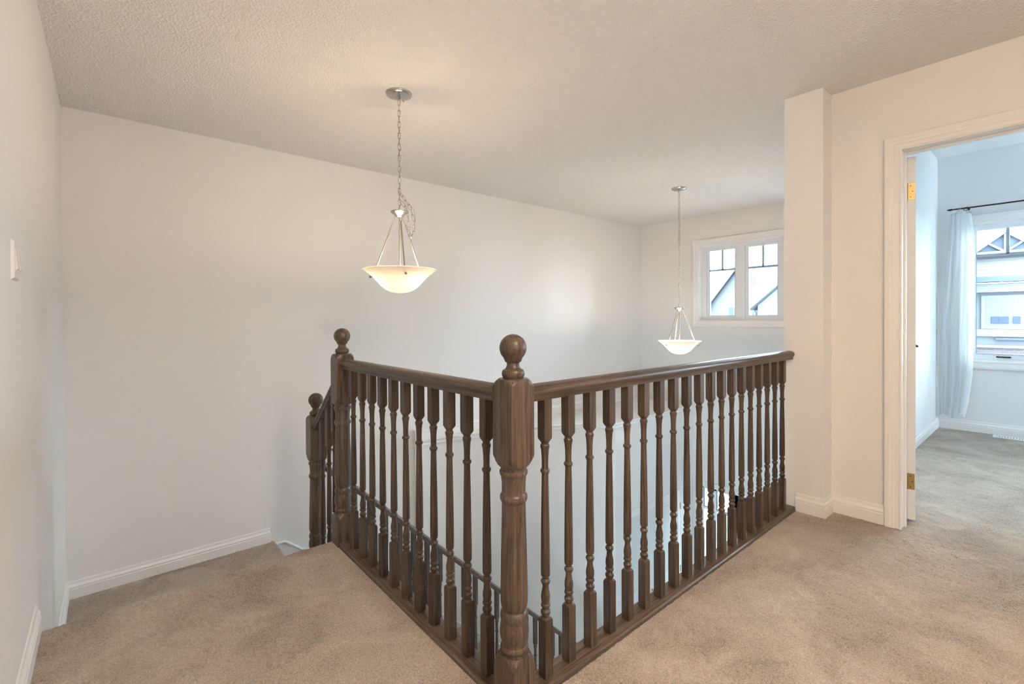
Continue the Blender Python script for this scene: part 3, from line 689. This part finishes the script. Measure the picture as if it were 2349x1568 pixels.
b = MB(); b.box(6.325, 6.390, .11, .395, .001, .003); b.build('duct', M_DARK, vt)
for i in range(14):
    y = .130 + .0185 * i; MB().box(6.328, 6.387, y, y + .010, .003, .0085).build('slat', M_VENT, vt)

# ------------------------------------------------------------------ foyer: closet doors, chime, entry
YW = 3.12
struct(MB().sweep([(5.455, YW, ZM), (5.455, YW, -1.018), (4.268, YW, -1.018), (4.268, YW, ZM)], CASE, (0, -1, 0)).build('trim_7', M_TRIM, None, 25))
def arched(x0, x1, z0, z1, arch):
    p = [(x0, z0), (x1, z0), (x1, z1 - arch)]
    for i in range(1, 12):
        f = i / 12; x = x1 + (x0 - x1) * f; p.append((x, z1 - arch + arch * (.5 - .5 * math.cos(2 * math.pi * f)) ** .8))
    p.append((x0, z1 - arch)); return p
for idx, (x0, x1, hxs) in enumerate(((4.273, 4.864, 4.273), (4.869, 5.450, 5.450))):
    dob = MB().box(x0, x1, YW - .010, YW + .02, ZM + .012, -1.022).build('door_%d' % (idx + 2), M_DOOR); struct(dob)
    for z0_, z1_, ar in ((-1.98, -1.145, .075), (-2.86, -2.12, 0.0)):
        a = arched(x0 + .105, x1 - .105, z0_, z1_, ar) if ar else [(x0 + .105, z0_), (x1 - .105, z0_), (x1 - .105, z1_), (x0 + .105, z1_)]
        cx, cz = (x0 + x1) / 2, (z0_ + z1_) / 2
        def ins(p, k): return [(cx + (x - cx) * k, cz + (z - cz) * (k + .02)) for x, z in p]
        r1, r2, r3 = a, ins(a, .93), ins(a, .84); n = len(a)
        vs = [(x, YW - .010, z) for x, z in r1] + [(x, YW - .0185, z) for x, z in ins(a, .97)] + [(x, YW - .011, z) for x, z in r2] + [(x, YW - .017, z) for x, z in r3]
        fs = [(k_ * n + q, k_ * n + (q + 1) % n, (k_ + 1) * n + (q + 1) % n, (k_ + 1) * n + q) for k_ in range(3) for q in range(n)] + [tuple(3 * n + q for q in range(n))]
        part_of(MB().add(vs, fs).build('panel', M_DOOR, None), dob)
    for zc in (-1.23, -2.02, -2.8):
        part_of(MB().box(hxs - .008, hxs + .008, YW - .018, YW - .008, zc - .040, zc + .040).build('hinge', M_BRASS, None), dob)
    kx = x1 - .05 if idx == 0 else x0 + .05
    part_of(MB().tube([(kx, YW - .01, -2.05), (kx, YW - .03, -2.05), (kx, YW - .04, -2.05), (kx, YW - .06, -2.05)], [.010, .010, .026, .020], 14).build('knob', M_BRASS, None, 50), dob)
ch = thing('door_chime', 'small white door chime box on the wall beside the closet doors', 'door chime', (5.57, YW, -.83))
b = MB(); b.box(5.520, 5.645, YW - .045, YW, -.830, -.640); o = b.build('cover', M_PLASTIC, ch)
mo = o.modifiers.new('soft', 'BEVEL'); mo.width = .008; mo.segments = 3
for i in range(3): MB().box(5.535 + .0, 5.630, YW - .0475, YW - .044, -.800 + .025 * i, -.790 + .025 * i).build('slot', M_DARK, ch)
# entry sidelight and front door
sl = bpy.data.objects.new('window_3', None); COL.objects.link(sl); sl.location = (UB, 2.82, ZM); struct(sl)
CW = [(a * .9, b_) for a, b_ in CASE]
b = MB(); b.sweep([(UB, SIDE[1], ZM), (UB, SIDE[1], -1.03), (UB, FDOOR[0], -1.03), (UB, FDOOR[0], ZM)], CW, (-1, 0, 0)); b.build('casing', M_TRIM, sl, 25)
X0, X1 = UB + .02, UB + .08
fr = MB(); fr.box(X0, X1, 2.99, SIDE[1], ZM, -1.03); fr.box(X0, X1, SIDE[0], 2.665, ZM, -1.03); fr.box(X0, X1, 2.822, 2.875, ZM, -1.03); fr.box(X0, X1, SIDE[0], SIDE[1], -1.06, -1.03); fr.box(X0, X1, SIDE[0], SIDE[1], ZM, ZM + .12); fr.box(X0 + .005, X1 - .01, SIDE[0], SIDE[1], -1.325, -1.292)
fr.build('frame', M_VINYL, sl)
gk = MB()
for a, c in ((2.875, 2.99), (2.665, 2.822)):
    gk.box(X0 - .001, X0 + .012, a, c, -1.296, -1.290); gk.box(X0 - .001, X0 + .012, c - .006, c, -1.296, -1.06)
    for z0_, z1_ in ((-1.292, -1.06), (ZM + .12, -1.325)): MB().box(X0 + .03, X0 + .034, a, c, z0_, z1_).build('pane', M_GLASS, sl)
gk.build('gasket', M_DARK, sl)
fd = box('door_4', (UB + .03, UB + .075, FDOOR[0], FDOOR[1], ZM + .01, -1.035), M_GREYDOOR); struct(fd)
for z0_, z1_ in ((-2.9, -2.1), (-1.95, -1.2)):
    for a, c in ((1.76, 2.06), (2.14, 2.44)): part_of(MB().box(UB + .022, UB + .032, a, c, z0_, z1_).build('panel', M_GREYDOOR, None), fd)
part_of(MB().tube([(UB + .03, 2.48, -2.05), (UB - .02, 2.48, -2.05), (UB - .02, 2.38, -2.05)], .011, 10).build('handle', M_NICKEL, None, 50), fd)
struct(box('trim_8', (UB, UB + .12, FDOOR[1], SIDE[0], ZM, -1.03), M_TRIM))

# ------------------------------------------------------------------ outside: ground, houses, tree
GZ = -3.7
M_LAWN = mat('lawn', (0.06, 0.085, 0.04), 0.95); v = coords(M_LAWN); n = nd(M_LAWN, 'ShaderNodeTexNoise', Scale=3.0, Detail=6.0); lk(M_LAWN, v, n.inputs['Vector'])
lk(M_LAWN, ramp(M_LAWN, n.outputs[0], [(.3, (.035, .055, .02)), (.7, (.08, .115, .045))]), bsdf(M_LAWN).inputs['Base Color'])
lw2 = box('lawn', (UW + .5, 70, -30, 50, GZ - .2, GZ), M_LAWN); struct(lw2)
M_ROAD = mat('asphalt', (.14, .14, .145), .9)
struct(box('street', (11.5, 17.5, -30, 50, GZ, GZ + .03), M_ROAD))
M_SIDE = mat('pale_siding', (.084, .090, .103), .8); M_WHITE = mat('white_fascia', (.108, .112, .120), .6); M_ROOF = mat('light_shingles', (.080, .081, .085), .95)
M_ROOFB = mat('grey_shingles', (.064, .067, .074), .95); M_FASC = mat('blue_grey_fascia', (.034, .050, .078), .6); M_HGL = mat('house_window_glass', (.042, .056, .078), .2, spec=.08)
M_BRICK = mat('red_brick', (.3, .2, .18), .9); v = coords(M_BRICK, (1, 1, 1)); tx = nd(M_BRICK, 'ShaderNodeTexBrick', Scale=1.0)
sw_ = nd(M_BRICK, 'ShaderNodeSeparateXYZ'); cb = nd(M_BRICK, 'ShaderNodeCombineXYZ'); lk(M_BRICK, v, sw_.inputs[0]); lk(M_BRICK, sw_.outputs[1], cb.inputs[0]); lk(M_BRICK, sw_.outputs[2], cb.inputs[1])
tx.inputs['Color1'].default_value = (.075, .052, .055, 1); tx.inputs['Color2'].default_value = (.082, .060, .063, 1); tx.inputs['Mortar'].default_value = (.10, .10, .105, 1)
tx.inputs['Brick Width'].default_value = .21; tx.inputs['Row Height'].default_value = .072; tx.inputs['Mortar Size'].default_value = .010
lk(M_BRICK, cb.outputs[0], tx.inputs['Vector']); lk(M_BRICK, tx.outputs[0], bsdf(M_BRICK).inputs['Base Color'])
def gable_house(name, label, x, yc, half, eave, apex, depth, wallm, roofm):
    h = thing(name, label, 'house', (x, yc, GZ))
    b = MB(); p = [(yc - half, GZ), (yc + half, GZ), (yc + half, eave), (yc, apex), (yc - half, eave)]
    n = len(p); b.add([(x, y, z) for y, z in p] + [(x + depth, y, z) for y, z in p], [tuple(range(n)), tuple(range(2 * n - 1, n - 1, -1))] + [(i, n + i, n + (i + 1) % n, (i + 1) % n) for i in range(n)])
    b.build('wall', wallm, h)
    sl_ = (apex - eave) / half; ov = .35; t = .16
    for sg in (-1, 1):
        e = (yc + sg * (half + ov), eave - sl_ * ov); r = MB(); xs = (x - .3, x + depth + .3)
        r.add([(xx, y, z + dz) for xx in xs for dz in (0.02, t) for y, z in ((yc, apex), e)], [(0, 1, 3, 2), (4, 6, 7, 5), (0, 4, 5, 1), (2, 3, 7, 6), (1, 5, 7, 3), (0, 2, 6, 4)])
        ro = r.build('roof', roofm, h)
        f = MB(); f.add([(xx, y, z + dz) for xx in (x - .34, x - .28) for dz in (-.10, .12) for y, z in ((yc, apex), e)], [(0, 1, 3, 2), (4, 6, 7, 5), (0, 4, 5, 1), (2, 3, 7, 6), (1, 5, 7, 3), (0, 2, 6, 4)])
        f.build('bargeboard', M_ROOFB if sg > 0 else M_FASC, h)
    return h
def house_window(h, x, y0, y1, z0, z1, nx=2, nz=2, pm=None):
    b = MB(); b.box(x - .06, x + .02, y0 - .09, y1 + .09, z0 - .09, z1 + .09); f = b.build('window', M_WHITE, h)
    for i in range(nx):
        for j in range(nz):
            a = y0 + (y1 - y0) * i / nx + .02; c = y0 + (y1 - y0) * (i + 1) / nx - .02; d = z0 + (z1 - z0) * j / nz + .02; e = z0 + (z1 - z0) * (j + 1) / nz - .02
            part_of(MB().box(x - .068, x - .058, a, c, d, e).build('pane', pm or M_HGL, None), f)
hA = gable_house('gabled_house', 'pale steep-gabled house seen through the high stairwell window', 22.0, 9.47, 1.45, 1.75, 3.58, 9, M_SIDE, M_ROOF)
house_window(hA, 22.0, 9.30, 10.06, .55, 1.62, 3, 1); house_window(hA, 22.0, 8.6, 9.0, .3, 1.5, 1, 2)
MB().tube([(21.62, 10.8, 1.52), (21.62, 11.3, 1.52)], .07, 8).build('gutter', M_WHITE, hA)
box('wing', (22.6, 28, 10.9, 15, GZ, 1.8), M_SIDE, hA); box('wing_roof', (22.3, 28.3, 10.9, 15.2, 1.8, 1.98), M_ROOF, hA)
# second house: broad roof slope with a front gable at its right
hB = thing('sloped_roof_house', 'pale house with a broad light roof slope and a small front gable', 'house', (18, 5, GZ))
box('wall', (18.3, 24, 1.9, 7.42, GZ, 1.62), M_SIDE, hB)
r = MB(); r.add([(17.95, 7.52, 1.60), (17.95, 1.8, 1.60), (21.2, 1.8, 4.9), (21.2, 7.52, 4.9), (17.95, 7.52, 1.70), (17.95, 1.8, 1.70), (21.2, 1.8, 5.02), (21.2, 7.52, 5.02)], [(0, 1, 2, 3), (7, 6, 5, 4), (0, 4, 5, 1), (1, 5, 6, 2), (2, 6, 7, 3), (3, 7, 4, 0)]); r.build('roof', M_ROOF, hB)
MB().tube([(17.9, 7.50, 1.60), (17.9, 7.05, 1.60)], .06, 8).build('gutter', M_WHITE, hB); MB().tube([(18.0, 7.42, 1.58), (18.22, 7.36, 1.3), (18.22, 7.36, GZ)], .04, 8).build('downspout', M_WHITE, hB)
b = MB(); p = [(7.02, GZ), (7.02, 1.56), (5.6, 2.78), (4.2, 1.56), (4.2, GZ)]
b.add([(17.6, y, z) for y, z in p] + [(19.6, y, z) for y, z in p], [(0, 1, 2, 3, 4), (9, 8, 7, 6, 5), (0, 5, 6, 1), (1, 6, 7, 2), (2, 7, 8, 3), (3, 8, 9, 4)]); b.build('gable_wall', M_SIDE, hB)
for ya, za, yb, zb in ((5.6, 2.90, 7.24, 1.49), (5.6, 2.90, 3.98, 1.49)):
    f = MB(); f.add([(xx, y, z + dz) for xx in (17.35, 19.8) for dz in (-.10, .04) for y, z in ((ya, za), (yb, zb))], [(0, 1, 3, 2), (4, 6, 7, 5), (0, 4, 5, 1), (2, 3, 7, 6), (1, 5, 7, 3), (0, 2, 6, 4)]); f.build('gable_roof', M_ROOFB, hB)
house_window(hB, 17.6, 5.2, 6.2, -.4, 1.0, 2, 2)
# third house across from the bedroom window
hC = thing('brick_house', 'house with truss-trimmed gable and brick base across from the bedroom window', 'house', (22, 1, GZ))
box('wall', (22, 30, -6, 4.2, GZ, 2.2), M_SIDE, hC); box('brick_base', (21.94, 22.01, -6, 4.2, GZ, .085), M_BRICK, hC)
box('belt_course', (21.86, 22.01, -6, 4.2, .10, .19), M_WHITE, hC); box('belt_course', (21.9, 22.01, -6, 4.2, .47, .70), M_WHITE, hC); box('garage_lintel', (21.84, 22.0, -3, 1.35, .37, .425), M_FASC, hC)
box('frieze', (21.7, 22.01, -6, 4.2, 1.91, 2.17), M_WHITE, hC); box('eave', (21.45, 22.0, -6.2, 4.4, 2.23, 2.39), M_FASC, hC)
for i in range(7):
    z = 2.40 + i * .115; xx = 21.47 + i * .115
    r = MB(); r.add([(xx, -6.2, z - .01), (xx + .135, -6.2, z + .105), (xx + .135, 4.4, z + .105), (xx, 4.4, z - .01), (xx, -6.2, z + .02), (xx + .135, -6.2, z + .125), (xx + .135, 4.4, z + .125), (xx, 4.4, z + .02)], [(3, 2, 1, 0), (4, 5, 6, 7), (0, 1, 5, 4), (1, 2, 6, 5), (2, 3, 7, 6), (3, 0, 4, 7)]); r.build('shingle_course', M_ROOF, hC)
house_window(hC, 22, .55, 1.60, .80, 1.72, 3, 1, mat('drawn_blinds', (.098, .104, .115), .8))
for a, c in ((1.30, 1.45), (1.055, 1.28), (.80, .96)): MB().box(21.90, 21.93, a, c, .90, 1.12).build('blind_gap', M_HGL, hC)
gc = 1.13
def bar(p, q, wd, name, m, xf=21.85):
    (y0, z0), (y1, z1) = p, q; d = Vector((0, y1 - y0, z1 - z0)).normalized(); nn_ = Vector((0, -d.z, d.y)) * wd / 2
    b = MB(); A = Vector((0, y0, z0)); B = Vector((0, y1, z1)); vs = []
    for xx in (xf, 22.0): vs += [Vector((xx, 0, 0)) + e for e in (A - nn_, B - nn_, B + nn_, A + nn_)]
    b.add(vs, [(0, 1, 2, 3), (7, 6, 5, 4), (0, 4, 5, 1), (1, 5, 6, 2), (2, 6, 7, 3), (3, 7, 4, 0)]); b.build(name, m, hC)
b = MB(); b.add([(22.0, gc - .85, 3.17), (22.0, gc + .85, 3.17), (22.0, gc, 3.90), (25, gc - .85, 3.17), (25, gc + .85, 3.17), (25, gc, 3.90)], [(0, 1, 2), (5, 4, 3), (0, 3, 4, 1), (1, 4, 5, 2), (2, 5, 3, 0)]); b.build('gable', M_FASC, hC)
bar((gc - .92, 3.12), (gc, 3.90), .15, 'truss_rafter', M_WHITE, 21.82); bar((gc + .92, 3.12), (gc, 3.90), .15, 'truss_rafter', M_WHITE, 21.825); bar((gc - .9, 3.18), (gc + .9, 3.18), .12, 'truss_tie', M_WHITE)
bar((gc, 3.2), (gc + .38, 3.50), .06, 'truss_strut', M_WHITE, 21.87); bar((gc, 3.2), (gc - .38, 3.50), .06, 'truss_strut', M_WHITE, 21.875); bar((gc, 3.2), (gc, 3.8), .07, 'truss_post', M_WHITE, 21.86)
# tree behind the houses
M_LEAF = mat('spring_leaves', (.22, .34, .10), .8); M_BARK = mat('bark', (.10, .08, .06), .9)
tr = thing('leafy_tree', 'light green leafy tree behind the gabled house roof', 'tree', (36, 13.2, GZ))
MB().tube([(36, 13.2, GZ), (36.1, 13.3, 0), (36, 13.2, 4)], [.30, .22, .10], 10).build('trunk', M_BARK, tr, 50)
lf = MB()
for i in range(5200):
    while True:
        q = Vector((R.uniform(-1, 1), R.uniform(-1, 1), R.uniform(-1, 1)))
        if .25 < q.length < 1: break
    c = Vector((36 + q.x * 3, 13.2 + q.y * 3.4, 3.6 + q.z * 3.4)); a = Vector((R.uniform(-1, 1), R.uniform(-1, 1), R.uniform(-1, 1))).normalized(); b_ = a.orthogonal().normalized()
    s_ = R.uniform(.08, .16); lf.add([c - a * s_, c + b_ * s_ * .5, c + a * s_, c - b_ * s_ * .5], [(0, 1, 2, 3)])
me = bpy.data.meshes.new('foliage'); me.from_pydata(lf.v, [], lf.f); lo = link('foliage', me, M_LEAF, tr); lo['kind'] = 'stuff'
